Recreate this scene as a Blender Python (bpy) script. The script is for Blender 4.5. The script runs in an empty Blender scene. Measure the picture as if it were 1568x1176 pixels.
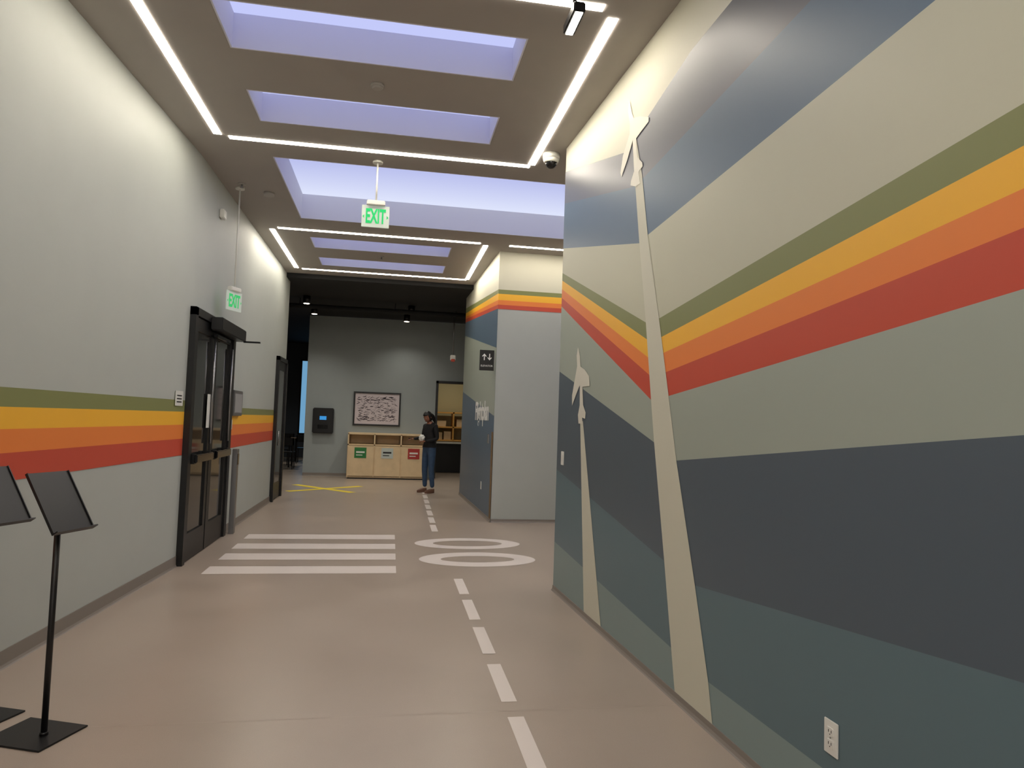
import bpy, bmesh, math, random
from mathutils import Vector, Matrix, noise
random.seed(3)
scene=bpy.context.scene
COL=scene.collection
try:
    scene.view_settings.view_transform='Standard'
    scene.view_settings.look='None'
except Exception: pass

# ---------------------------------------------------------------- materials
def lin(c):
    out=[]
    for v in c:
        v=v/255.0
        out.append(v/12.92 if v<=0.04045 else ((v+0.055)/1.055)**2.4)
    return tuple(out)
MATS={}
def mat(name,rgb,rough=0.6,metal=0.0,emit=None,estr=0.0,var=0.0,scale=3.0,bump=0.0,spec=0.5,alpha=1.0,trans=0.0):
    if name in MATS: return MATS[name]
    m=bpy.data.materials.new(name); m.use_nodes=True
    nt=m.node_tree; b=nt.nodes['Principled BSDF']
    c=lin(rgb)
    b.inputs['Base Color'].default_value=(*c,1)
    b.inputs['Roughness'].default_value=rough
    b.inputs['Metallic'].default_value=metal
    b.inputs['Specular IOR Level'].default_value=spec
    b.inputs['Transmission Weight'].default_value=trans
    if emit is not None:
        b.inputs['Emission Color'].default_value=(*lin(emit),1)
        b.inputs['Emission Strength'].default_value=estr
    if var>0 or bump>0:
        tc=nt.nodes.new('ShaderNodeTexCoord'); n=nt.nodes.new('ShaderNodeTexNoise')
        n.inputs['Scale'].default_value=scale; n.inputs['Detail'].default_value=5
        nt.links.new(tc.outputs['Object'],n.inputs['Vector'])
        if var>0:
            r=nt.nodes.new('ShaderNodeValToRGB')
            r.color_ramp.elements[0].position=0.3; r.color_ramp.elements[1].position=0.7
            r.color_ramp.elements[0].color=(*[x*(1-var) for x in c],1)
            r.color_ramp.elements[1].color=(*[min(1,x*(1+var)) for x in c],1)
            nt.links.new(n.outputs['Fac'],r.inputs['Fac']); nt.links.new(r.outputs['Color'],b.inputs['Base Color'])
        if bump>0:
            n2=nt.nodes.new('ShaderNodeTexNoise'); n2.inputs['Scale'].default_value=180
            nt.links.new(tc.outputs['Object'],n2.inputs['Vector'])
            bp=nt.nodes.new('ShaderNodeBump'); bp.inputs['Strength'].default_value=bump; bp.inputs['Distance'].default_value=0.002
            nt.links.new(n2.outputs['Fac'],bp.inputs['Height']); nt.links.new(bp.outputs['Normal'],b.inputs['Normal'])
    MATS[name]=m; return m

M_wall=mat('paint_pale_grey',(176,181,176),0.55,var=0.015,bump=0.15)
M_wallend=mat('paint_mid_grey',(152,160,160),0.6,var=0.02,bump=0.1)
M_cream=mat('paint_cream',(204,202,184),0.55,bump=0.1)
M_ceil=mat('ceiling_paint',(168,162,156),0.8,var=0.02)
M_well=mat('skylight_well_paint',(226,226,238),0.7)
M_blackceil=mat('black_ceiling_paint',(16,16,17),0.8)
M_black=mat('black_metal',(12,12,13),0.4)
M_blackgloss=mat('black_gloss',(14,14,16),0.15)
M_glassdark=mat('dark_door_glass',(38,38,36),0.06)
M_steel=mat('brushed_steel',(150,150,150),0.35,metal=0.9)
M_white=mat('white_plastic',(225,225,218),0.4)
M_letter=mat('vinyl_letter_white',(240,240,236),0.4)
M_plane=mat('mural_airplane_white',(216,213,198),0.45)
M_base=mat('cove_base_grey',(128,120,112),0.5)
M_green=mat('mural_green',(128,132,82),0.45)
M_yellow=mat('mural_yellow',(242,182,50),0.45)
M_orange=mat('mural_orange',(232,130,58),0.45)
M_red=mat('mural_red',(196,76,54),0.45)
M_sage=mat('mural_sage',(190,189,166),0.45)
M_sage2=mat('mural_sage_blue',(160,168,156),0.45)
M_sage3=mat('mural_sage_low',(130,148,146),0.45)
M_slate=mat('mural_slate',(96,98,106),0.36)
M_blue=mat('mural_blue',(88,108,126),0.4)
M_navy=mat('mural_navy',(82,94,104),0.42)
M_teal=mat('mural_teal_blue',(94,116,124),0.42)
M_mark=mat('floor_mark_white',(216,206,198),0.4)
M_ymark=mat('floor_mark_yellow',(240,215,50),0.45)
M_wood=mat('birch_plywood',(220,195,155),0.5,var=0.06,scale=6)
M_woodd=mat('plywood_brown',(120,95,62),0.6)  # own brown colour of the corner guard and cafe table tops
M_exitg=mat('exit_green',(20,170,90),0.4,emit=(30,200,110),estr=0.5)
M_acr=mat('exit_panel_white',(205,215,208),0.3,emit=(210,225,210),estr=0.12)
M_skin=mat('skin',(140,92,70),0.5)
M_hair=mat('hair_black',(14,11,10),0.5)
M_top=mat('black_knit',(16,16,18),0.8)
M_jean=mat('blue_denim',(50,72,100),0.8,var=0.15,scale=20)
M_shoe=mat('brown_leather',(110,78,62),0.5)

def emis(name,rgb,s,linear=None,grad=None):
    m=bpy.data.materials.new(name); m.use_nodes=True; nt=m.node_tree
    nt.nodes.clear(); e=nt.nodes.new('ShaderNodeEmission'); o=nt.nodes.new('ShaderNodeOutputMaterial')
    e.inputs[0].default_value=(*(linear or lin(rgb)),1); e.inputs[1].default_value=s
    nt.links.new(e.outputs[0],o.inputs[0])
    if grad:   # daylight falloff painted into the flat panel's emission colour, brighter at far side
        tc=nt.nodes.new('ShaderNodeTexCoord'); sp=nt.nodes.new('ShaderNodeSeparateXYZ'); r=nt.nodes.new('ShaderNodeValToRGB')
        nt.links.new(tc.outputs['Generated'],sp.inputs[0]); nt.links.new(sp.outputs[1],r.inputs[0]); nt.links.new(r.outputs[0],e.inputs[0])
        r.color_ramp.elements[0].position=.1; r.color_ramp.elements[1].position=.95
        r.color_ramp.elements[0].color=(*lin(grad[0]),1); r.color_ramp.elements[1].color=(*lin(grad[1]),1)
    return m
M_led=emis('led_strip',None,33,(1,0.91,0.77))
M_sky=emis('skylight_diffuser',(196,202,250),1.0)
M_sky2=emis('skylight_diffuser_large',(190,196,255),1.0,grad=((160,166,228),(222,228,252)))
M_window=emis('window_daylight',(120,175,215),0.8)
M_down=emis('downlight_lens',(255,240,215),12)
M_screen=emis('screen_blue',(70,160,230),0.8)

def floor_mat():
    m=bpy.data.materials.new('resilient_floor'); m.use_nodes=True; nt=m.node_tree; b=nt.nodes['Principled BSDF']
    tc=nt.nodes.new('ShaderNodeTexCoord'); n=nt.nodes.new('ShaderNodeTexNoise'); n.inputs['Scale'].default_value=1.3; n.inputs['Detail'].default_value=6
    nt.links.new(tc.outputs['Object'],n.inputs['Vector'])
    r=nt.nodes.new('ShaderNodeValToRGB'); r.color_ramp.elements[0].position=.3; r.color_ramp.elements[1].position=.7
    a=lin((158,144,130)); c=lin((166,152,138))
    r.color_ramp.elements[0].color=(*a,1); r.color_ramp.elements[1].color=(*c,1)
    nt.links.new(n.outputs['Fac'],r.inputs['Fac'])
    n3=nt.nodes.new('ShaderNodeTexNoise'); n3.inputs['Scale'].default_value=240
    nt.links.new(tc.outputs['Object'],n3.inputs['Vector'])
    mx=nt.nodes.new('ShaderNodeMixRGB'); mx.blend_type='OVERLAY'; mx.inputs[0].default_value=0.12
    nt.links.new(r.outputs['Color'],mx.inputs[1]); nt.links.new(n3.outputs['Fac'],mx.inputs[2])
    nt.links.new(mx.outputs[0],b.inputs['Base Color'])
    r2=nt.nodes.new('ShaderNodeMapRange'); r2.inputs['To Min'].default_value=0.24; r2.inputs['To Max'].default_value=0.4
    nt.links.new(n.outputs['Fac'],r2.inputs['Value']); nt.links.new(r2.outputs[0],b.inputs['Roughness'])
    return m
M_floor=floor_mat()

# ---------------------------------------------------------------- helpers
def link(ob,parent=None):
    COL.objects.link(ob)
    if parent is not None: ob.parent=parent
    return ob
def empty(name,loc=(0,0,0),rz=0):
    e=bpy.data.objects.new(name,None); e.empty_display_size=0.1; e.location=loc; e.rotation_euler=(0,0,rz); COL.objects.link(e); return e
def mesh_from(name,verts,faces,m,parent=None,smooth=False):
    me=bpy.data.meshes.new(name); me.from_pydata([tuple(v) for v in verts],[],faces); me.update()
    if m: me.materials.append(m)
    if smooth:
        for p in me.polygons: p.use_smooth=True
    return link(bpy.data.objects.new(name,me),parent)
def box(name,lo,hi,m,parent=None,bevel=0.0):
    bm=bmesh.new(); bmesh.ops.create_cube(bm,size=1)
    for v in bm.verts:
        v.co=Vector([(lo[i]+hi[i])/2+v.co[i]*(hi[i]-lo[i]) for i in range(3)])
    if bevel>0: bmesh.ops.bevel(bm,geom=bm.edges[:],offset=bevel,segments=2,affect='EDGES')
    me=bpy.data.meshes.new(name); bm.to_mesh(me); bm.free(); me.materials.append(m)
    return link(bpy.data.objects.new(name,me),parent)
def boxes(name,lst,m,parent=None):
    bm=bmesh.new()
    for lo,hi in lst:
        r=bmesh.ops.create_cube(bm,size=1)
        for v in r['verts']:
            v.co=Vector([(lo[i]+hi[i])/2+v.co[i]*(hi[i]-lo[i]) for i in range(3)])
    me=bpy.data.meshes.new(name); bm.to_mesh(me); bm.free(); me.materials.append(m)
    return link(bpy.data.objects.new(name,me),parent)
def prism(name,pts,z0,z1,m,parent=None):
    n=len(pts); v=[(x,y,z0) for x,y in pts]+[(x,y,z1) for x,y in pts]
    f=[tuple(range(n))[::-1],tuple(range(n,2*n))]+[(i,(i+1)%n,n+(i+1)%n,n+i) for i in range(n)]
    ob=mesh_from(name,v,f,m,parent)
    bm=bmesh.new(); bm.from_mesh(ob.data); bmesh.ops.recalc_face_normals(bm,faces=bm.faces); bm.to_mesh(ob.data); bm.free()
    return ob
def cyl(name,p0,p1,r,m,parent=None,seg=20,r2=None):
    p0=Vector(p0);p1=Vector(p1);d=p1-p0
    bm=bmesh.new(); bmesh.ops.create_cone(bm,cap_ends=True,segments=seg,radius1=r,radius2=r if r2 is None else r2,depth=d.length)
    q=d.to_track_quat('Z','Y').to_matrix().to_4x4(); q.translation=(p0+p1)/2
    bm.transform(q); me=bpy.data.meshes.new(name); bm.to_mesh(me); bm.free(); me.materials.append(m)
    for p in me.polygons: p.use_smooth=len(p.vertices)==4
    return link(bpy.data.objects.new(name,me),parent)
def sphere(name,c,r,m,parent=None,zs=1.0,seg=24):
    bm=bmesh.new(); bmesh.ops.create_uvsphere(bm,u_segments=seg,v_segments=seg//2,radius=r)
    for v in bm.verts: v.co=Vector((v.co.x+c[0],v.co.y+c[1],v.co.z*zs+c[2]))
    me=bpy.data.meshes.new(name); bm.to_mesh(me); bm.free(); me.materials.append(m)
    for p in me.polygons: p.use_smooth=True
    return link(bpy.data.objects.new(name,me),parent)
def text(name,body,size,m,parent,loc,rot,ext=0.002,align='CENTER',sx=1.0,off=0.0):
    cu=bpy.data.curves.new(name,'FONT'); cu.body=body; cu.size=size; cu.extrude=ext; cu.align_x=align; cu.align_y='CENTER'; cu.offset=off
    cu.materials.append(m); tmp=bpy.data.objects.new(name+'_c',cu); COL.objects.link(tmp)
    dg=bpy.context.evaluated_depsgraph_get(); me=bpy.data.meshes.new_from_object(tmp.evaluated_get(dg))
    bpy.data.objects.remove(tmp); me.name=name
    if not me.materials: me.materials.append(m)
    ob=link(bpy.data.objects.new(name,me),parent); ob.location=loc; ob.rotation_euler=rot; ob.scale=(sx,1,1); return ob

CZ=4.05
# ---------------------------------------------------------------- floor
fl=box('floor',(-9,-3,-0.1),(7,26,0),M_floor)
M_seam=mat('floor_weld_seam',(172,158,145),.4)
for y in (-1.2,3.62,12.9):
    mesh_from('weld_seam',[(-2.3,y,.0008),(1.6,y,.0008),(1.6,y+.004,.0008),(-2.3,y+.004,.0008)],[(0,1,2,3)],M_seam,fl)

# ---------------------------------------------------------------- ceiling with skylight wells
holes=[(-1.22,4.42,0.80,5.02),(-1.24,5.65,0.80,6.25),(-1.27,7.10,4.6,9.27),(-1.26,10.22,0.79,10.85),(-1.27,11.50,0.80,12.10),
       (-1.22,-1.5,0.80,-0.9),(-1.22,-0.25,0.80,0.35),(-1.27,1.25,1.2,3.3)]
xs=sorted({-3.0,7.0}|{h[0] for h in holes}|{h[2] for h in holes})
ys=sorted({-3.0,12.95}|{h[1] for h in holes}|{h[3] for h in holes})
cells=[]
for j in range(len(ys)-1):
    yc=(ys[j]+ys[j+1])/2
    run=None
    for i in range(len(xs)-1):
        xc=(xs[i]+xs[i+1])/2
        inh=any(h[0]<xc<h[2] and h[1]<yc<h[3] for h in holes)
        if not inh:
            if run is None: run=[xs[i],xs[i+1]]
            else: run[1]=xs[i+1]
        if inh or i==len(xs)-2:
            if run: cells.append(((run[0],ys[j],CZ),(run[1],ys[j+1],CZ+0.12))); run=None
ceiling=boxes('ceiling',cells,M_ceil)
for k,h in enumerate(holes):
    x0,y0,x1,y1=h; big=(y1-y0)>1; d=.32 if big else .25; t=0.012; g=.002
    x0+=g;y0+=g;x1-=g;y1-=g
    e=empty('skylight')
    boxes('well_liner',[((x0,y0,CZ),(x0+t,y1,CZ+d)),((x1-t,y0,CZ),(x1,y1,CZ+d)),((x0+t,y0,CZ),(x1-t,y0+t,CZ+d)),((x0+t,y1-t,CZ),(x1-t,y1,CZ+d))],M_well,e)
    box('diffuser',(x0-.05,y0-.05,CZ+d),(x1+.05,y1+.05,CZ+d+0.03),M_sky2 if big else M_sky,e)

W=0.034
def frame(x0,x1,y0,y1):
    e=empty('recessed_linear_light')
    g=0.09
    segs=[((x0-W,y0+g),(x0+W,y1-0.02)),((x1-W,y0+g),(x1+W,y1-0.02)),((x0+g,y0-W),(x1-g,y0+W)),((x0+g,y1-W+0.03),(x1-0.01,y1+W+0.03))]
    boxes('led_diffuser',[((a[0],a[1],CZ-0.004),(b[0],b[1],CZ+0.002)) for a,b in segs],M_led,e)
frame(-1.68,1.27,3.98,6.66)
frame(-1.73,1.26,9.84,12.48)
frame(-1.68,1.27,-1.6,1.05)
e=empty('recessed_linear_light')
boxes('led_diffuser',[((1.60,9.82,CZ-0.004),(5.2,9.88,CZ+0.002)),((2.0,6.6,CZ-0.004),(5.2,6.66,CZ+0.002))],M_led,e)

# ---------------------------------------------------------------- walls
wl=prism('wall_left',[(-2.52,-3),(-1.97,7.26),(-1.96,13.4),(-2.2,13.4),(-2.21,7.26),(-2.76,-3)],0,CZ,M_wall)
def lx(y): return -1.97-(7.26-y)*0.0538 if y<7.26 else -1.97+0.0016*(y-7.26)
def left_band(y0,y1,z0,z1,m,name):
    mesh_from(name,[(lx(y0)+.003,y0,z0),(lx(y1)+.003,y1,z0),(lx(y1)+.003,y1,z1),(lx(y0)+.003,y0,z1)],[(0,1,2,3)],m,wl)
for a,b in ((-3,7.17),(8.98,12.3)):
    zz=[1.595,1.485,1.36,1.225,1.065]
    for i,(m,n) in enumerate(((M_green,'stripe_green'),(M_yellow,'stripe_yellow'),(M_orange,'stripe_orange'),(M_red,'stripe_red'))):
        if a<0: left_band(a,b,zz[i+1],zz[i],m,n)
        else: left_band(a,b,zz[i+1]-.02,zz[i]-.04 if i==0 else zz[i]-.02,m,n)
def baseb(name,p0,p1,h,side):
    p0=Vector(p0);p1=Vector(p1);t=(p1-p0).normalized();n=Vector((-t.y,t.x))*side
    prof=[(0,0),(0.022,0),(0.016,0.006),(0.009,0.02),(0.006,h),(0,h)]
    v=[];k=len(prof)
    for p in (p0,p1):
        for o,z in prof: v.append((p.x+n.x*(o+.0005),p.y+n.y*(o+.0005),z))
    f=[(i,(i+1)%k,k+(i+1)%k,k+i) for i in range(k)]+[tuple(range(k)),tuple(range(k,2*k))]
    return mesh_from(name,v,f,M_base)
baseb('baseboard_left',(-2.52,-3),(lx(7.17),7.17),0.10,-1)
baseb('baseboard_left_far',(-1.967,8.98),(-1.962,12.3),0.10,-1)

RA=Vector((1.505,6.163)); T=Vector((0.136,-3.237)).normalized(); N=Vector((-1,-0.042)).normalized()
SE=9.2
Pe=RA+T*SE
wr=prism('wall_right',[tuple(RA),tuple(Pe),(Pe.x+.25,Pe.y),(2.2,6.0),(7,6.0),(7,6.163)],0,CZ,M_cream)
def mp(s,z,o=0.002): p=RA+T*s+N*o; return (p.x,p.y,z)
def mpoly(name,pts,m,o=0.002):
    return mesh_from(name,[mp(s,z,o) for s,z in pts],[tuple(range(len(pts)))],m,wr)
def line(zl,pL,pR,p45):
    k=(p45[1]-pR[1])/(p45[0]-pR[0]); return [(0.0,zl),pL,pR,(SE,min(CZ,pR[1]+k*(SE-pR[0])))]
bd=[
 [(0,3.83),(1.60,3.42),(1.75,3.50),(2.04,3.56),(2.52,3.66),(SE,CZ)],
 line(3.53,(1.71,3.13),(1.86,3.14),(3.62,3.30)),
 line(3.11,(1.82,2.71),(1.93,2.73),(4.25,2.91)),
 line(2.88,(1.96,2.16),(2.16,2.16),(4.55,2.43)),
 line(2.81,(1.98,2.05),(2.19,2.04),(4.55,2.31)),
 line(2.73,(2.01,1.93),(2.22,1.94),(4.55,2.19)),
 line(2.65,(2.03,1.82),(2.25,1.82),(4.55,2.08)),
 line(2.57,(2.07,1.66),(2.32,1.68),(4.55,1.91)),
 line(1.97,(2.13,1.40),(2.44,1.31),(4.55,1.51)),
 line(1.08,(2.31,0.72),(2.69,0.67),(4.55,0.85)),
 line(0.43,(2.44,0.26),(2.85,0.23),(3.71,0.235)),
 [(0,0.0),(SE,0.0)]]
cols=[M_slate,M_blue,M_sage,M_green,M_yellow,M_orange,M_red,M_sage2,M_navy,M_teal,M_sage3]
nms=['band_slate','band_blue','band_sage','band_green','band_yellow','band_orange','band_red','band_sage_mid','band_navy','band_teal','band_sage_low']
for i in range(len(cols)):
    mpoly(nms[i],bd[i]+bd[i+1][::-1],cols[i])
mpoly('contrail_large',[(1.66,3.46),(1.70,3.24),(1.82,2.71),(1.96,2.16),(2.07,1.66),(2.13,1.4),(2.31,.72),(2.49,0.0),(2.91,0.0),(2.85,.23),(2.69,.67),(2.44,1.31),(2.32,1.68),(2.16,2.16),(1.96,2.72),(1.84,3.16),(1.72,3.46)],M_cream,0.004)
mpoly('contrail_small',[(.66,1.52),(.89,0.0),(1.29,0.0),(.73,1.52)],M_cream,0.004)
mpoly('airplane_large',[(1.58,3.8),(1.63,3.68),(1.66,3.63),(1.78,3.59),(1.93,3.52),(1.93,3.49),(1.78,3.47),(1.72,3.46),(1.75,3.32),(1.84,3.25),(1.85,3.22),(1.78,3.21),(1.81,3.12),(1.74,3.12),(1.64,3.16),(1.65,3.19),(1.70,3.24),(1.66,3.47),(1.57,3.37),(1.46,3.28),(1.44,3.32),(1.48,3.43),(1.60,3.54),(1.6,3.61),(1.56,3.72)],M_plane,0.006)
mpoly('airplane_small',[(.55,2.14),(.61,2.06),(.63,1.97),(.74,1.94),(.86,1.88),(.88,1.8),(.7,1.8),(.73,1.65),(.8,1.59),(.79,1.54),(.71,1.55),(.73,1.5),(.62,1.5),(.6,1.57),(.64,1.65),(.63,1.82),(.53,1.74),(.43,1.65),(.42,1.74),(.5,1.9),(.54,1.98),(.52,2.07)],M_plane,0.006)
baseb('baseboard_right',tuple(RA),tuple(Pe),0.045,-1)
baseb('baseboard_right_return',(1.51,6.163),(7,6.163),0.045,1)

rzr=math.atan2(N.y,N.x)
def on_right(name,s,z):
    p=RA+T*s+N*0.003; return empty(name,(p.x,p.y,z),rzr)
o=on_right('electrical_outlet',3.78,0.37)
box('plate',(0,-.038,-.062),(.006,.038,.062),M_white,o,.002)
for dz in (-.022,.022):
    box('receptacle',(.006,-.018,dz-.015),(.009,.018,dz+.015),M_white,o,.003)
    boxes('slots',[((.009,-.009,dz-.003),(.0095,-.006,dz+.007)),((.009,.006,dz-.003),(.0095,.009,dz+.007)),((.009,-.002,dz-.011),(.0095,.002,dz-.007))],M_black,o)
cyl('screw',(.006,0,0),(.008,0,0),.003,M_steel,o,10)
o=on_right('light_switch',0.19,1.19)
box('plate',(0,-.038,-.06),(.006,.038,.06),M_white,o,.002)
box('rocker',(.006,-.016,-.033),(.010,.016,.033),M_white,o,.002)

SX0,SY0,SX1,SY1=1.515,10.215,1.42,13.98
wf=prism('wall_far_right',[(SX0,SY0),(7,SY0),(7,SY1),(SX1,SY1)],0,CZ,M_wall)
def sx(y): return SX0+(SX1-SX0)*(y-SY0)/(SY1-SY0)
def spoly(name,zn1,zn0,zf1,zf0,m):
    y0,y1=SY0,SY1
    mesh_from(name,[(sx(y0)-.003,y0-.003,zn0),(sx(y1)-.003,y1,zf0),(sx(y1)-.003,y1,zf1),(sx(y0)-.003,y0-.003,zn1)],[(0,1,2,3)],m,wf)
spoly('side_cream',CZ,3.47,CZ,3.76,M_cream)
spoly('side_green',3.47,3.41,3.76,3.66,M_green)
spoly('side_yellow',3.41,3.31,3.66,3.59,M_yellow)
spoly('side_orange',3.31,3.24,3.59,3.54,M_orange)
spoly('side_red',3.24,3.18,3.54,3.47,M_red)
spoly('side_blue_top',3.18,2.59,3.47,3.20,M_blue)
spoly('side_sage',2.59,1.57,3.20,2.06,M_sage2)
spoly('side_blue_low',1.57,0,2.06,0,M_blue)
def fpoly(name,z0,z1,m):
    mesh_from(name,[(SX0-.003,SY0-.003,z0),(7,SY0-.003,z0),(7,SY0-.003,z1),(SX0-.003,SY0-.003,z1)],[(0,1,2,3)],m,wf)
fpoly('front_cream',3.47,CZ,M_cream); fpoly('front_green',3.405,3.47,M_green); fpoly('front_yellow',3.31,3.405,M_yellow)
fpoly('front_orange',3.24,3.31,M_orange); fpoly('front_red',3.175,3.24,M_red)
baseb('baseboard_alcove',(SX0,SY0-.003),(7,SY0-.003),0.05,-1)
baseb('baseboard_side',(SX1-.003,SY1),(SX0-.003,SY0),0.05,-1)
box('wall_alcove_end',(6.9,6.163,0),(7,SY0,CZ),M_wall)
g=empty('corner_guard'); box('guard',(sx(10.3)-.010,10.22,0.05),(sx(10.3)-.004,10.36,1.33),M_woodd,g)
s=empty('elevator_sign',(1.39,10.34,2.405))
box('panel',(-.11,-.008,-.155),(.11,.008,.155),M_black,s,.003)
box('bracket',(.108,-.006,-.12),(.125,.006,.12),M_steel,s)
def arrow(x,up):
    k=1 if up else -1
    pts=[(-.007,-.05*k),(.007,-.05*k),(.007,.02*k),(.026,.002*k),(.034,.012*k),(0,.05*k),(-.034,.012*k),(-.026,.002*k),(-.007,.02*k)]
    mesh_from('arrow',[(x+a,-.010,.05+b) for a,b in pts],[tuple(range(9))],M_letter,s)
arrow(-.04,True); arrow(.04,False)
text('label','ELEVATOR',.038,M_letter,s,(0,-.010,-.085),(math.pi/2,0,0),.001)
t=text('wall_lettering','Flightplan',.42,M_letter,None,(sx(11.4)-.008,11.4,1.64),(math.pi/2,0,-math.pi/2+.025),.001,sx=0.9,off=.014)
o=empty('wall_outlet',(sx(11.2)-.004,11.2,0.45)); box('plate',(-.006,-.04,-.06),(0,.04,.06),M_white,o)
o=empty('wall_thermostat',(sx(10.6)-.004,10.6,1.22)); box('body',(-.02,-.05,-.07),(0,.05,.07),M_steel,o)

# ---------------------------------------------------------------- end room
EY=17.65
we=boxes('wall_end',[((-2.07,EY,0),(1.12,EY+.15,3.95)),((1.12,EY,2.43),(2.1,EY+.15,3.95)),((2.1,EY,0),(7,EY+.15,3.95))],M_wallend)
box('ceiling_black',(-9,12.95,3.97),(7,26,4.15),M_blackceil)
baseb('baseboard_end',(-2.07,EY),(-1.0,EY),0.08,-1)
M_char=mat('charcoal_wall',(70,78,88),.6)
box('wall_lounge_far',(-9,25,0),(-2.0,25.15,3.97),M_char)
box('wall_lounge_left',(-9,13.2,0),(-8.85,25,3.97),M_char)
box('wall_lounge_near',(-9,13.2,0),(-2.2,13.35,3.97),M_char)
box('wall_lounge_right',(-2.07,EY+.15,0),(-1.95,25,3.97),M_char)
box('wall_far_side',(6.85,SY1,0),(7,EY,3.97),M_wallend)
w=empty('window_1'); box('pane',(-3.10,24.97,.85),(-2.60,24.99,3.35),M_window,w)
boxes('window_frame',[((-3.15,24.93,.8),(-2.55,25,.85)),((-3.15,24.93,3.35),(-2.55,25,3.4)),((-3.15,24.93,.8),(-3.1,25,3.4)),((-2.6,24.93,.8),(-2.55,25,3.4))],M_black,w)
def table(x,y):
    e=empty('cafe_table',(x,y,0))
    box('top',(-.4,-.35,.72),(.4,.35,.75),M_woodd,e,.004)
    boxes('legs',[((a-.02,b-.02,0),(a+.02,b+.02,.72)) for a in(-.35,.35) for b in(-.3,.3)],M_black,e)
def chair(x,y,r):
    e=empty('cafe_chair',(x,y,0),r)
    box('seat',(-.2,-.2,.44),(.2,.2,.47),M_black,e,.005)
    boxes('legs',[((a-.012,b-.012,0),(a+.012,b+.012,.44)) for a in(-.18,.18) for b in(-.18,.18)],M_black,e)
    boxes('back',[((-.2,.18,.47),(-.17,.2,.85)),((.17,.18,.47),(.2,.2,.85)),((-.2,.18,.65),(.2,.2,.85))],M_black,e)
table(-3.1,20.5); table(-3.3,22.8)
chair(-2.75,19.75,math.pi); chair(-3.35,19.75,math.pi); chair(-3.1,21.3,0); chair(-3.3,23.6,0); chair(-2.6,22.2,math.pi)

for x,y in ((-1.83,14.9),(-1.83,16.4),(.35,15.4),(.28,16.8),(3.2,15.6),(-3.6,19.5),(-3.6,22)):  # last three downlights are out of view, added to brighten the end area
    e=empty('downlight',(x,y,3.97))
    cyl('housing',(0,0,-.16),(0,0,0),.075,M_black,e)
    cyl('lens',(0,0,-.164),(0,0,-.16),.06,M_down,e)
    L=bpy.data.lights.new('downlight_lamp','SPOT'); L.energy=90 if y!=16.8 else 50; L.spot_size=math.radians(125); L.spot_blend=.9; L.color=(1,.93,.82); L.shadow_soft_size=.05
    lo=bpy.data.objects.new('lamp',L); lo.location=(0,0,-.18); link(lo,e)
e=empty('duct_pipe'); cyl('pipe',(-6,15.2,3.8),(6,15.2,3.8),.05,M_blackceil,e)
boxes('hangers',[((x-.01,15.19,3.8),(x+.01,15.21,3.98)) for x in(-4,-2,0,2,4)],M_blackceil,e)

e=empty('framed_picture',(-.345,EY-.002,1.69))
box('mat_board',(-.55,-.02,-.38),(.55,0,.38),mat('poster_paper',(205,194,198),.6),e)
boxes('frame',[((-.58,-.035,.38),(.58,0,.42)),((-.58,-.035,-.42),(.58,0,-.38)),((-.58,-.035,-.38),(-.54,0,.38)),((.54,-.035,-.38),(.58,0,.38))],M_black,e)
v=[];f=[]
for i in range(330):
    a=random.uniform(-.47,.47); b=random.uniform(-.31,.31); w_=random.uniform(.01,.06); h_=random.uniform(.002,.008); r=random.gauss(0,.3)
    ca,sa=math.cos(r),math.sin(r); k=len(v)
    for p,q in((-w_,-h_),(w_,-h_*.4),(w_*.8,h_),(-w_*.7,h_*1.3)):
        v.append((max(-.5,min(.5,a+p*ca-q*sa)),-.0205,max(-.34,min(.34,b+p*sa+q*ca))))
    f.append((k,k+1,k+2,k+3))
mesh_from('artwork_lines',v,f,mat('poster_ink',(70,60,68),.6),e)
e=empty('wall_touch_panel',(-1.63,EY-.001,1.36))
box('housing',(-.25,-.12,-.31),(.25,0,.31),M_black,e,.02)
box('screen',(-.08,-.124,.02),(.08,-.12,.11),M_screen,e)
box('tray',(-.12,-.128,-.2),(.12,-.12,-.1),M_blackgloss,e)

e=empty('recycling_station',(-.04,17.35,0))
x0,x1=-.95,.95
boxes('carcass',[((x0,-.27,0.03),(x0+.03,.28,1.08)),((x1-.03,-.27,0.03),(x1,.28,1.08)),((x0,-.27,1.06),(x1,.28,1.10)),((x0,.25,.03),(x1,.28,1.06)),((x0,-.27,.80),(x1,.28,.83)),((x0,-.26,.03),(x1,.28,.06))]+[((x0+1.9/3*k-.015,-.27,.03),(x0+1.9/3*k+.015,.28,1.08)) for k in(1,2)],M_wood,e)
box('toe_kick',(x0+.02,-.22,0),(x1-.02,.25,.04),M_black,e)
for k in range(3):
    a=x0+1.9/3*k
    box('door_panel',(a+.012,-.29,.07),(a+1.9/3-.012,-.27,.79),M_wood,e,.003)
    box('slot_back',(a+.05,.2,.84),(a+1.9/3-.05,.24,1.05),M_wood,e)
    c=[(40,120,60),(190,200,195),(170,50,45)][k]
    box('notice',(a+.17,-.296,.50),(a+.45,-.29,.75),mat('notice_%d'%k,c,.5),e)
    boxes('notice_text',[((a+.21,-.298,.62),(a+.41,-.296,.66)),((a+.21,-.298,.56),(a+.36,-.296,.58))],M_white if k!=1 else M_black,e)

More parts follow.
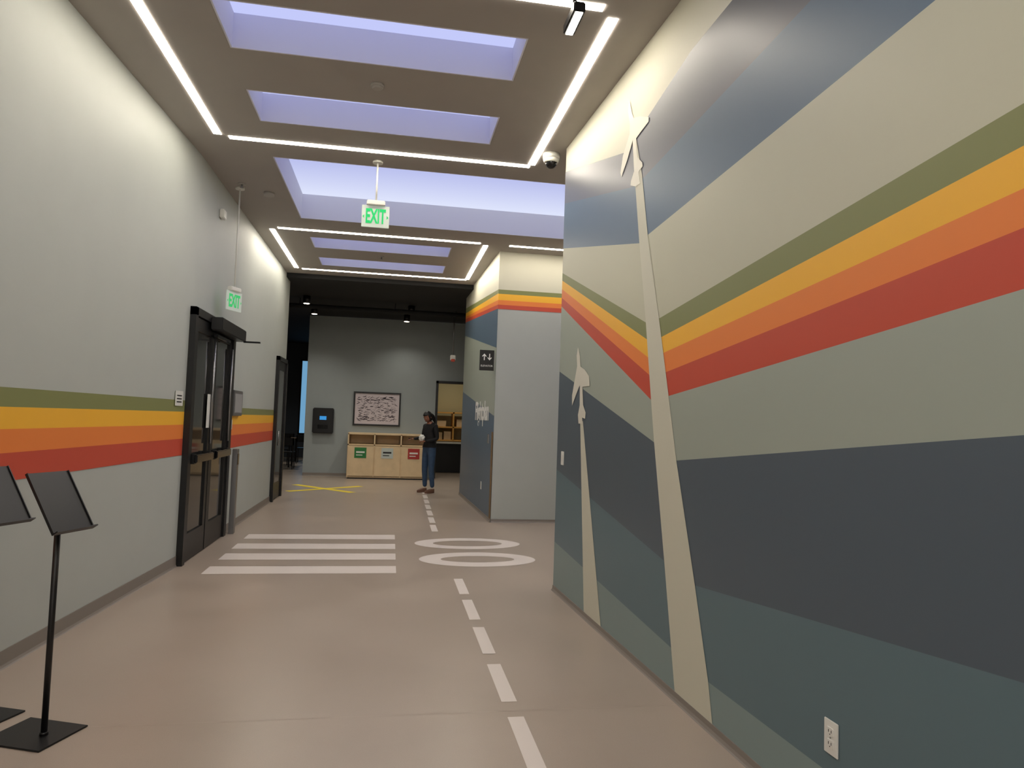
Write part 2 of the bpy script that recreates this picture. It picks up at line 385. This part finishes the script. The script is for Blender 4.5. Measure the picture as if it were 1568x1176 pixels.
e=empty('door_3')
boxes('frame',[((1.10,EY-.05,0),(1.16,EY+.17,2.46)),((2.06,EY-.05,0),(2.12,EY+.17,2.46)),((1.10,EY-.05,2.40),(2.12,EY+.17,2.46))],M_black,e)
M_stw=mat('storage_wall',(190,180,138),.6)
box('wall_storage',(0.4,20.3,0),(3.2,20.4,3.0),M_stw)
box('wall_storage_left',(0.3,EY+.15,0),(0.4,20.4,3.0),M_stw)
box('wall_storage_right',(3.2,EY+.15,0),(3.3,20.4,3.0),M_stw)
box('ceiling_storage',(0.3,EY+.15,3.0),(3.3,20.4,3.1),M_ceil)
e=empty('ceiling_lamp',(1.7,19.0,3.0)); cyl('housing',(0,0,-.04),(0,0,0),.16,M_white,e); cyl('lens',(0,0,-.045),(0,0,-.04),.14,M_down,e)
L=bpy.data.lights.new('storage_lamp','AREA'); L.shape='DISK'; L.size=.28; L.energy=7; L.color=(1,.93,.82)
lo=bpy.data.objects.new('lamp',L); lo.location=(0,0,-.06); link(lo,e)
e=empty('storage_shelf',(1.75,19.9,0))
boxes('frame',[((-.7,-.3,0),(-.66,.3,1.7)),((.66,-.3,0),(.7,.3,1.7)),((-.02,-.3,.9),(.02,.3,1.7)),((-.7,-.3,1.66),(.7,.3,1.7)),((-.7,-.3,1.25),(.7,.3,1.29)),((-.7,-.3,.88),(.7,.3,.92))],mat('shelf_orange',(215,160,80),.5),e)
boxes('boxes_on_shelf',[((-.6,-.2,.92),(-.3,.2,1.12)),((-.25,-.2,.92),(-.05,.2,1.15)),((.1,-.2,1.29),(.4,.2,1.5)),((-.55,-.2,1.29),(-.2,.2,1.45))],M_wood,e)
box('dark_cabinet',(-.65,-.28,0),(.65,.28,.88),M_black,e)
box('side_table_top',(-.6,-.62,.82),(.66,-.3,.86),M_white,e)
boxes('side_table_legs',[((-.58,-.6,0),(-.55,-.57,.82)),((.6,-.6,0),(.63,-.57,.82))],M_black,e)

e=empty('fire_alarm_strobe',(1.35,15.9,3.97))
cyl('canopy',(0,0,-.03),(0,0,0.0),.06,M_steel,e)
cyl('rod',(0,0,-1.0),(0,0,0),.012,M_steel,e)
box('body',(-.06,-.06,-1.12),(.06,.06,-1.0),M_white,e,.01); box('strobe',(-.045,-.07,-1.15),(.045,.03,-1.09),M_red,e,.008)

# ---------------------------------------------------------------- floor markings
def fmark(name,polys,m,par):
    v=[];f=[]
    for p in polys:
        b=len(v); v+=[(x,y,.0015) for x,y in p]; f.append(tuple(range(b,b+len(p))))
    return mesh_from(name,v,f,m,par)
e=empty('runway_threshold_marking')
fmark('bars',[[(-1.66,y),(.115,y),(.115,y+.33),(-1.66,y+.33)] for y in (6.85,7.50,8.09,8.73)],M_mark,e)
e=empty('runway_number_marking')
def ring(cx,cy,rx,ry,ix,iy,n=72):
    v=[];f=[]
    for i in range(n):
        a=2*math.pi*i/n; v.append((cx+rx*math.cos(a),cy+ry*math.sin(a),.0015)); v.append((cx+ix*math.cos(a),cy+iy*math.sin(a),.0015))
    for i in range(n):
        j=(i+1)%n; f.append((2*i,2*j,2*j+1,2*i+1))
    return mesh_from('zero',v,f,M_mark,e)
ring(.985,8.47,.64,.37,.42,.19); ring(.99,7.52,.63,.38,.40,.17)
e=empty('runway_centerline_marking')
pl=[]
for y in [6.03-.765*k for k in range(12)]+[9.35+.765*k for k in range(7)]:
    c=.69 if y<9 else .645+(y-9.3)*.018
    pl.append([(c-.042,y),(c+.042,y),(c+.042,y+.575),(c-.042,y+.575)])
fmark('dashes',pl,M_mark,e)
e=empty('floor_cross_marking')
def tape(a,b,w,z):
    a=Vector(a);b=Vector(b);t=(b-a).normalized();n=Vector((-t.y,t.x))*w/2
    mesh_from('tape',[(*(a+n),z),(*(b+n),z),(*(b-n),z),(*(a-n),z)],[(0,1,2,3)],M_ymark,e)
tape((-1.91,14.05),(-.56,15.28),.17,.0015); tape((-1.95,15.4),(-.67,14.0),.17,.002)

# ---------------------------------------------------------------- left double door
dx=-1.965
e=empty('door_1')
boxes('frame',[((dx-.04,7.18,0),(dx+.05,7.26,2.52)),((dx-.04,8.86,0),(dx+.05,8.97,2.52)),((dx-.04,7.18,2.44),(dx+.05,8.97,2.52)),((dx-.04,8.03,0.01),(dx+.035,8.07,2.44))],M_black,e)
for a,b in ((7.26,8.03),(8.07,8.86)):
    boxes('leaf',[((dx,a+.005,.01),(dx+.03,a+.10,2.43)),((dx,b-.10,.01),(dx+.03,b-.005,2.43)),((dx,a+.1,2.30),(dx+.03,b-.1,2.43)),((dx,a+.1,.01),(dx+.03,b-.1,.28))],M_black,e)
    box('glass',(dx+.004,a+.1,.28),(dx+.012,b-.1,2.30),M_glassdark,e)
    box('panic_bar',(dx+.06,a+.06,.98),(dx+.10,b-.06,1.06),M_blackgloss,e,.008)
    boxes('bar_mounts',[((dx+.03,a+.06,.97),(dx+.07,a+.13,1.07)),((dx+.03,b-.13,.97),(dx+.07,b-.06,1.07))],M_black,e)
    cyl('pull_rod',(dx+.05,b-.06,1.15),(dx+.05,b-.06,2.25),.012,M_steel,e)
box('door_operator',(dx+.05,7.75,2.36),(dx+.17,8.95,2.50),M_black,e,.01)
boxes('operator_arm',[((dx+.17,8.80,2.34),(dx+.36,8.84,2.36)),((dx+.05,7.9,2.30),(dx+.09,8.5,2.33))],M_blackgloss,e)
e2=empty('door_notice',(dx+.032,7.9,1.5)); box('paper',(0,-.06,-.18),(.003,.06,.18),M_white,e2)
e2=empty('wall_sign',(lx(7.0)+.004,7.0,1.61)); box('plate',(0,-.11,-.07),(.006,.11,.07),M_white,e2); boxes('text_lines',[((.006,-.08,z),(.0065,.07,z+.012)) for z in(-.04,-.01,.02)],M_black,e2)
e2=empty('control_panel',(-1.967,9.3,1.61)); box('body',(0,-.25,-.16),(.05,.25,.16),M_steel,e2,.006); box('face',(.05,-.2,-.12),(.054,.2,.12),mat('grey_panel',(150,150,150),.4),e2)
e2=empty('round_sticker',(-1.967,9.12,1.93)); cyl('disc',(0,0,0),(.004,0,0),.09,M_white,e2); cyl('ring',(.004,0,0),(.006,0,0),.075,M_red,e2); cyl('centre',(.006,0,0),(.008,0,0),.05,M_green,e2)
e2=empty('wall_switch',(-1.967,9.15,1.34)); box('plate',(0,-.06,-.06),(.008,.06,.06),M_white,e2)
e2=empty('door_actuator_post',(-1.88,9.12,0)); box('post',(-.03,-.05,0),(.03,.05,1.04),M_steel,e2,.004); box('button',(.03,-.04,.85),(.036,.04,.98),M_blackgloss,e2)
e2=empty('wall_strobe',(-1.967,8.1,3.7)); box('body',(0,-.06,-.05),(.05,.06,.05),M_white,e2,.008)
e=empty('door_2')
boxes('frame',[((dx,12.30,0),(dx+.06,12.37,2.48)),((dx,13.22,0),(dx+.06,13.30,2.48)),((dx,12.30,2.41),(dx+.06,13.30,2.48))],M_black,e)
box('leaf',(dx+.002,12.37,.01),(dx+.03,13.22,2.41),M_black,e)
box('glass',(dx+.03,12.5,.3),(dx+.033,13.1,2.25),M_glassdark,e)
cyl('handle',(dx+.08,12.45,.95),(dx+.08,12.45,1.2),.012,M_steel,e)

# ---------------------------------------------------------------- ceiling devices
def exit_sign(x,y,zs,rz,top):
    e=empty('exit_sign',(x,y,zs),rz)
    cyl('stem',(0,0,.16),(0,0,top-zs),.009,M_white,e)
    cyl('ceiling_canopy',(0,0,top-zs-.02),(0,0,top-zs),.05,M_white,e)
    box('housing',(-.09,-.03,.115),(.09,.03,.165),M_white,e,.008)
    box('panel',(-.135,-.006,-.105),(.135,.006,.115),M_acr,e,.003)
    for s,r in ((-1,0),(1,math.pi)):
        text('lettering','EXIT',.20,M_exitg,e,(0,s*.0085,0),(math.pi/2,0,r),.001,sx=.48,off=.006)
        for k in(-1,1):
            mesh_from('chevron',[(k*.126,s*.008,0),(k*.110,s*.008,.02),(k*.110,s*.008,-.02)],[(0,1,2)],M_exitg,e)
exit_sign(-.235,6.96,3.485,0,CZ)
exit_sign(-1.80,8.2,2.74,math.radians(66),CZ)
e=empty('security_camera',(1.40,6.33,CZ))
cyl('mount',(0,0,-.05),(0,0,0),.08,M_white,e); cyl('collar',(0,0,-.085),(0,0,-.05),.066,M_white,e,r2=.078); sphere('dome',(0,0,-.085),.055,M_blackgloss,e)
M_dev=mat('device_white',(170,166,160),.5)
e=empty('smoke_detector',(-.21,5.32,CZ)); cyl('base',(0,0,-.02),(0,0,0),.05,M_dev,e); cyl('cap',(0,0,-.035),(0,0,-.02),.032,M_dev,e,r2=.045)
for x,y in ((-.25,11.15),(-1.75,8.05)):
    e=empty('fire_sprinkler',(x,y,CZ)); cyl('plate',(0,0,-.01),(0,0,0),.04,M_dev,e); cyl('stem',(0,0,-.04),(0,0,-.01),.01,M_steel,e); cyl('deflector',(0,0,-.045),(0,0,-.04),.02,M_steel,e)
e=empty('ceiling_speaker',(-1.5,8.3,CZ)); cyl('body',(0,0,-.035),(0,0,0),.06,M_dev,e)
e=empty('track_light',(.98,3.92,CZ))
cyl('stem',(0,0,-.10),(0,0,0),.012,M_black,e)
box('housing',(-.035,-.13,-.16),(.035,.13,-.10),M_black,e,.006)
box('lens',(-.022,-.12,-.163),(.022,.12,-.158),M_led,e)

# ---------------------------------------------------------------- sign stands
def stand(x,y):
    wv=Vector((.36,.93)).normalized(); rz=math.atan2(wv.y,wv.x)-math.pi/2
    e=empty('sign_stand',(x,y,0),rz)
    box('base_plate',(-.21,-.135,0),(.11,.135,.008),M_black,e,.002)
    cyl('post',(0,0,.008),(0,0,1.045),.0135,M_black,e)
    cyl('collar',(0,0,.008),(0,0,.022),.018,M_black,e)
    a=math.radians(58); hl=.155; hw=.115; c=Vector((0.0,0,1.055)); d=Vector((math.cos(a),0,-math.sin(a))); n=Vector((math.sin(a),0,math.cos(a)))
    def P(u,v,w): q=c+d*u+Vector((0,1,0))*v+n*w; return (q.x,q.y,q.z)
    def slab(nm,u0,u1,v0,v1,w0,w1):
        v=[P(u,vv,w) for u in(u0,u1) for vv in(v0,v1) for w in(w0,w1)]
        mesh_from(nm,v,[(0,1,3,2),(4,6,7,5),(0,4,5,1),(2,3,7,6),(0,2,6,4),(1,5,7,3)],M_black,e)
    slab('tray',-hl,hl,-hw,hw,0,.008)
    slab('lip',hl-.006,hl,-hw,hw,.008,.035)
    slab('side_l',-hl,hl,-hw,-hw+.005,.008,.014); slab('side_r',-hl,hl,hw-.005,hw,.008,.014)
stand(-1.49,3.54); stand(-1.85,3.74)

# ---------------------------------------------------------------- person
def skinned(name,verts,edges,radii,m,parent,root=0,sub=2):
    me=bpy.data.meshes.new(name); me.from_pydata(verts,edges,[]); ob=bpy.data.objects.new(name,me); COL.objects.link(ob)
    md=ob.modifiers.new('s','SKIN'); md.use_smooth_shade=True
    sv=me.skin_vertices[0].data
    for i,r in enumerate(radii):
        sv[i].radius=(r,r) if not isinstance(r,tuple) else r; sv[i].use_root=(i==root)
    sb=ob.modifiers.new('b','SUBSURF'); sb.levels=sub; sb.render_levels=sub
    dg=bpy.context.evaluated_depsgraph_get(); nm=bpy.data.meshes.new_from_object(ob.evaluated_get(dg)); bpy.data.objects.remove(ob)
    nm.materials.clear(); nm.materials.append(m)
    for p in nm.polygons: p.use_smooth=True
    nm.name=name
    return link(bpy.data.objects.new(name,nm),parent)
P=empty('standing_woman',(.80,14.22,0),math.radians(-52))
V=[(0,0,.92),(0,.0,1.04),(0,.0,1.20),(0,.01,1.33),(0,-.01,1.41),(0,-.035,1.47),
   (.15,.01,1.345),(.20,.03,1.09),(.10,-.19,1.04),
   (-.15,.01,1.345),(-.21,.0,1.10),(-.17,-.27,1.08),
   (.085,0,.84),(.10,-.02,.48),(.115,.02,.10),
   (-.085,0,.84),(-.10,-.02,.48),(-.115,.02,.10)]
E=[(0,1),(1,2),(2,3),(3,4),(4,5),(3,6),(6,7),(7,8),(3,9),(9,10),(10,11),(0,12),(12,13),(13,14),(0,15),(15,16),(16,17)]
Rr=[(.15,.115),(.125,.095),(.14,.11),(.11,.085),(.052,.052),(.046,.046),.058,.043,.030,.058,.043,.030,.092,.062,.045,.092,.062,.045]
body=skinned('body',V,E,Rr,M_top,P)
bm=bmesh.new(); bm.from_mesh(body.data)
for z in (.90,.915,1.385):
    bmesh.ops.bisect_plane(bm,geom=bm.verts[:]+bm.edges[:]+bm.faces[:],plane_co=(0,0,z),plane_no=(0,0,1))
for v in bm.verts:     # knit hem stands slightly proud of the jeans
    if .912<v.co.z<1.0 and abs(v.co.x)<.19 and v.co.y>-.15:
        k=1+.07*(1-(v.co.z-.912)/.09); v.co.x*=k; v.co.y*=k
bm.to_mesh(body.data); bm.free()
body.data.materials.append(M_jean); body.data.materials.append(M_skin)
for p in body.data.polygons:
    p.use_smooth=True
    c=p.center
    if c.z<.915: p.material_index=1
    elif c.z>1.385 and abs(c.x)<.07: p.material_index=2
def head():
    bm=bmesh.new(); bmesh.ops.create_uvsphere(bm,u_segments=32,v_segments=24,radius=1)
    for v in bm.verts:
        x,y,z=v.co
        sxx=.073*(1-.22*max(0,-z)**1.5); syy=.092
        v.co=Vector((x*sxx,y*syy*(1-.12*max(0,-z)),z*.112))
        if y<-.6:
            v.co.y+=.006*math.exp(-((z-.12)**2)/.02)
            v.co.y-=.018*math.exp(-(x/.16)**2)*math.exp(-((z+.12)/.17)**2)
            v.co.y-=.006*math.exp(-(x/.3)**2)*math.exp(-((z+.45)/.1)**2)
            v.co.y-=.008*math.exp(-(x/.3)**2)*math.exp(-((z+.8)/.15)**2)
    me=bpy.data.meshes.new('head'); bm.to_mesh(me); bm.free(); me.materials.append(M_skin)
    for p in me.polygons: p.use_smooth=True
    return me
H=bpy.data.objects.new('head_pivot',None); COL.objects.link(H); H.parent=P; H.location=(0,-.07,1.525); H.rotation_euler=(math.radians(28),0,0)
link(bpy.data.objects.new('head',head()),H)
M_eye=mat('eye_white',(190,180,172),.4)
for k in(-1,1):
    sphere('eye',(k*.028,-.0755,.012),.0085,M_eye,H,seg=12); sphere('pupil',(k*.028,-.0805,.010),.005,M_hair,H,seg=10)
    sphere('ear',(k*.073,.005,-.005),.018,M_skin,H,zs=1.5,seg=12)
    box('eyebrow',(k*.028-.014,-.090,.030),(k*.028+.014,-.082,.034),M_hair,H,.001)
box('mouth',(-.02,-.098,-.055),(.02,-.086,-.048),mat('lips',(110,50,50),.5),H,.002)
bm=bmesh.new(); bmesh.ops.create_uvsphere(bm,u_segments=32,v_segments=24,radius=1)
dl=[v for v in bm.verts if (v.co.y<-.45 and v.co.z<.45) or v.co.z<-.75]
bmesh.ops.delete(bm,geom=dl,context='VERTS')
for v in bm.verts:
    x,y,z=v.co; n_=1+.05*noise.noise(v.co*6); v.co=Vector((x*.088*n_,y*.106*n_+.006,z*.122*n_+.004))
me=bpy.data.meshes.new('hair'); bm.to_mesh(me); bm.free(); me.materials.append(M_hair)
for p in me.polygons: p.use_smooth=True
hr=link(bpy.data.objects.new('hair',me),H); sm=hr.modifiers.new('t','SOLIDIFY'); sm.thickness=.012
skinned('hair_tail',[(0,.08,.03),(0,.12,-.03),(0,.125,-.12),(.01,.11,-.20)],[(0,1),(1,2),(2,3)],[.04,.045,.035,.012],M_hair,H)
def hand(nm,w,d,up,side):
    w=Vector(w);d=Vector(d).normalized();up=Vector(up).normalized();s=d.cross(up).normalized()*side
    up=s.cross(d).normalized()*side
    pal=w+d*.075
    skinned(nm+'_palm',[tuple(w),tuple(w+d*.04),tuple(pal)],[(0,1),(1,2)],[(.022,.02),(.034,.017),(.036,.015)],M_skin,P,sub=2)
    for i,(o,L) in enumerate(((-.027,.066),(-.009,.074),(.010,.070),(.027,.056))):
        a=pal-d*.012+s*o; b=a+d*L*.5; c=b+d*L*.32-up*L*.28; e_=c+d*L*.08-up*L*.3
        skinned(nm+'_finger_%d'%(i+1),[tuple(a),tuple(b),tuple(c),tuple(e_)],[(0,1),(1,2),(2,3)],[.0095,.009,.008,.007],M_skin,P,sub=1)
    a=w+d*.03-s*.026; b=a+d*.03-s*.022; c=b+d*.03-s*.004-up*.012
    skinned(nm+'_thumb',[tuple(a),tuple(b),tuple(c)],[(0,1),(1,2)],[.012,.011,.008],M_skin,P,sub=1)
hand('hand_right',(-.17,-.275,1.08),(.0,-1,.05),(0,0,1),1)
hand('hand_left',(.10,-.195,1.04),(-.8,-.6,0),(0,0,1),-1)
ph=box('phone',(-.205,-.40,1.085),(-.135,-.28,1.093),M_blackgloss,P,.003)
bm=bmesh.new(); bmesh.ops.create_icosphere(bm,subdivisions=4,radius=1)
for v in bm.verts:
    n=1+.22*noise.noise(v.co*2.3)+.09*noise.noise(v.co*6); v.co=Vector((v.co.x*.072*n+.02,v.co.y*.045*n-.23,v.co.z*.068*n+1.105))
me=bpy.data.meshes.new('folded_white_cloth'); bm.to_mesh(me); bm.free(); me.materials.append(M_white)
for p in me.polygons: p.use_smooth=True
link(bpy.data.objects.new('folded_white_cloth',me),P)
for k in(-1,1):
    bm=bmesh.new(); bmesh.ops.create_cube(bm,size=1)
    bmesh.ops.subdivide_edges(bm,edges=bm.edges[:],cuts=4,use_grid_fill=True)
    for v in bm.verts:
        x,y,z=v.co*2
        ln=math.sqrt(max(0,1-.45*max(abs(x),abs(y))**4*min(abs(x),abs(y))**2))
        w_=.042*(1-.2*(y>0)*y*1.0-.25*max(0,-y-.3))
        hh=.045 if y>0 else .045-.018*(-y)
        v.co=Vector((k*.118+x*w_*ln,-.055+y*.125*ln,(z+1)*hh*(1 if z<0 else 1-.15*abs(x))))
    me=bpy.data.meshes.new('shoe'); bm.to_mesh(me); bm.free(); me.materials.append(M_shoe)
    for p in me.polygons: p.use_smooth=True
    o=link(bpy.data.objects.new('shoe',me),P); b=o.modifiers.new('s','SUBSURF'); b.levels=1; b.render_levels=1

# ---------------------------------------------------------------- world & camera
w=bpy.data.worlds.new('world'); scene.world=w; w.use_nodes=True
w.node_tree.nodes['Background'].inputs[0].default_value=(1,.93,.85,1); w.node_tree.nodes['Background'].inputs[1].default_value=1.0
f,yaw,pitch,roll=1061.659,math.radians(9.8115),math.radians(3.0777),math.radians(1.9495)
F=Vector((math.sin(yaw)*math.cos(pitch),math.cos(yaw)*math.cos(pitch),math.sin(pitch)))
R0=Vector((math.cos(yaw),-math.sin(yaw),0)); U0=R0.cross(F)
R=R0*math.cos(roll)+U0*math.sin(roll); U=-R0*math.sin(roll)+U0*math.cos(roll)
cd=bpy.data.cameras.new('camera'); cd.sensor_width=36; cd.sensor_fit='HORIZONTAL'; cd.lens=f/1568*36; cd.clip_start=.05
cam=bpy.data.objects.new('camera',cd); COL.objects.link(cam)
mw=Matrix((R,U,-F)).transposed().to_4x4(); mw.translation=Vector((0,0,1.5)); cam.matrix_world=mw
scene.camera=cam
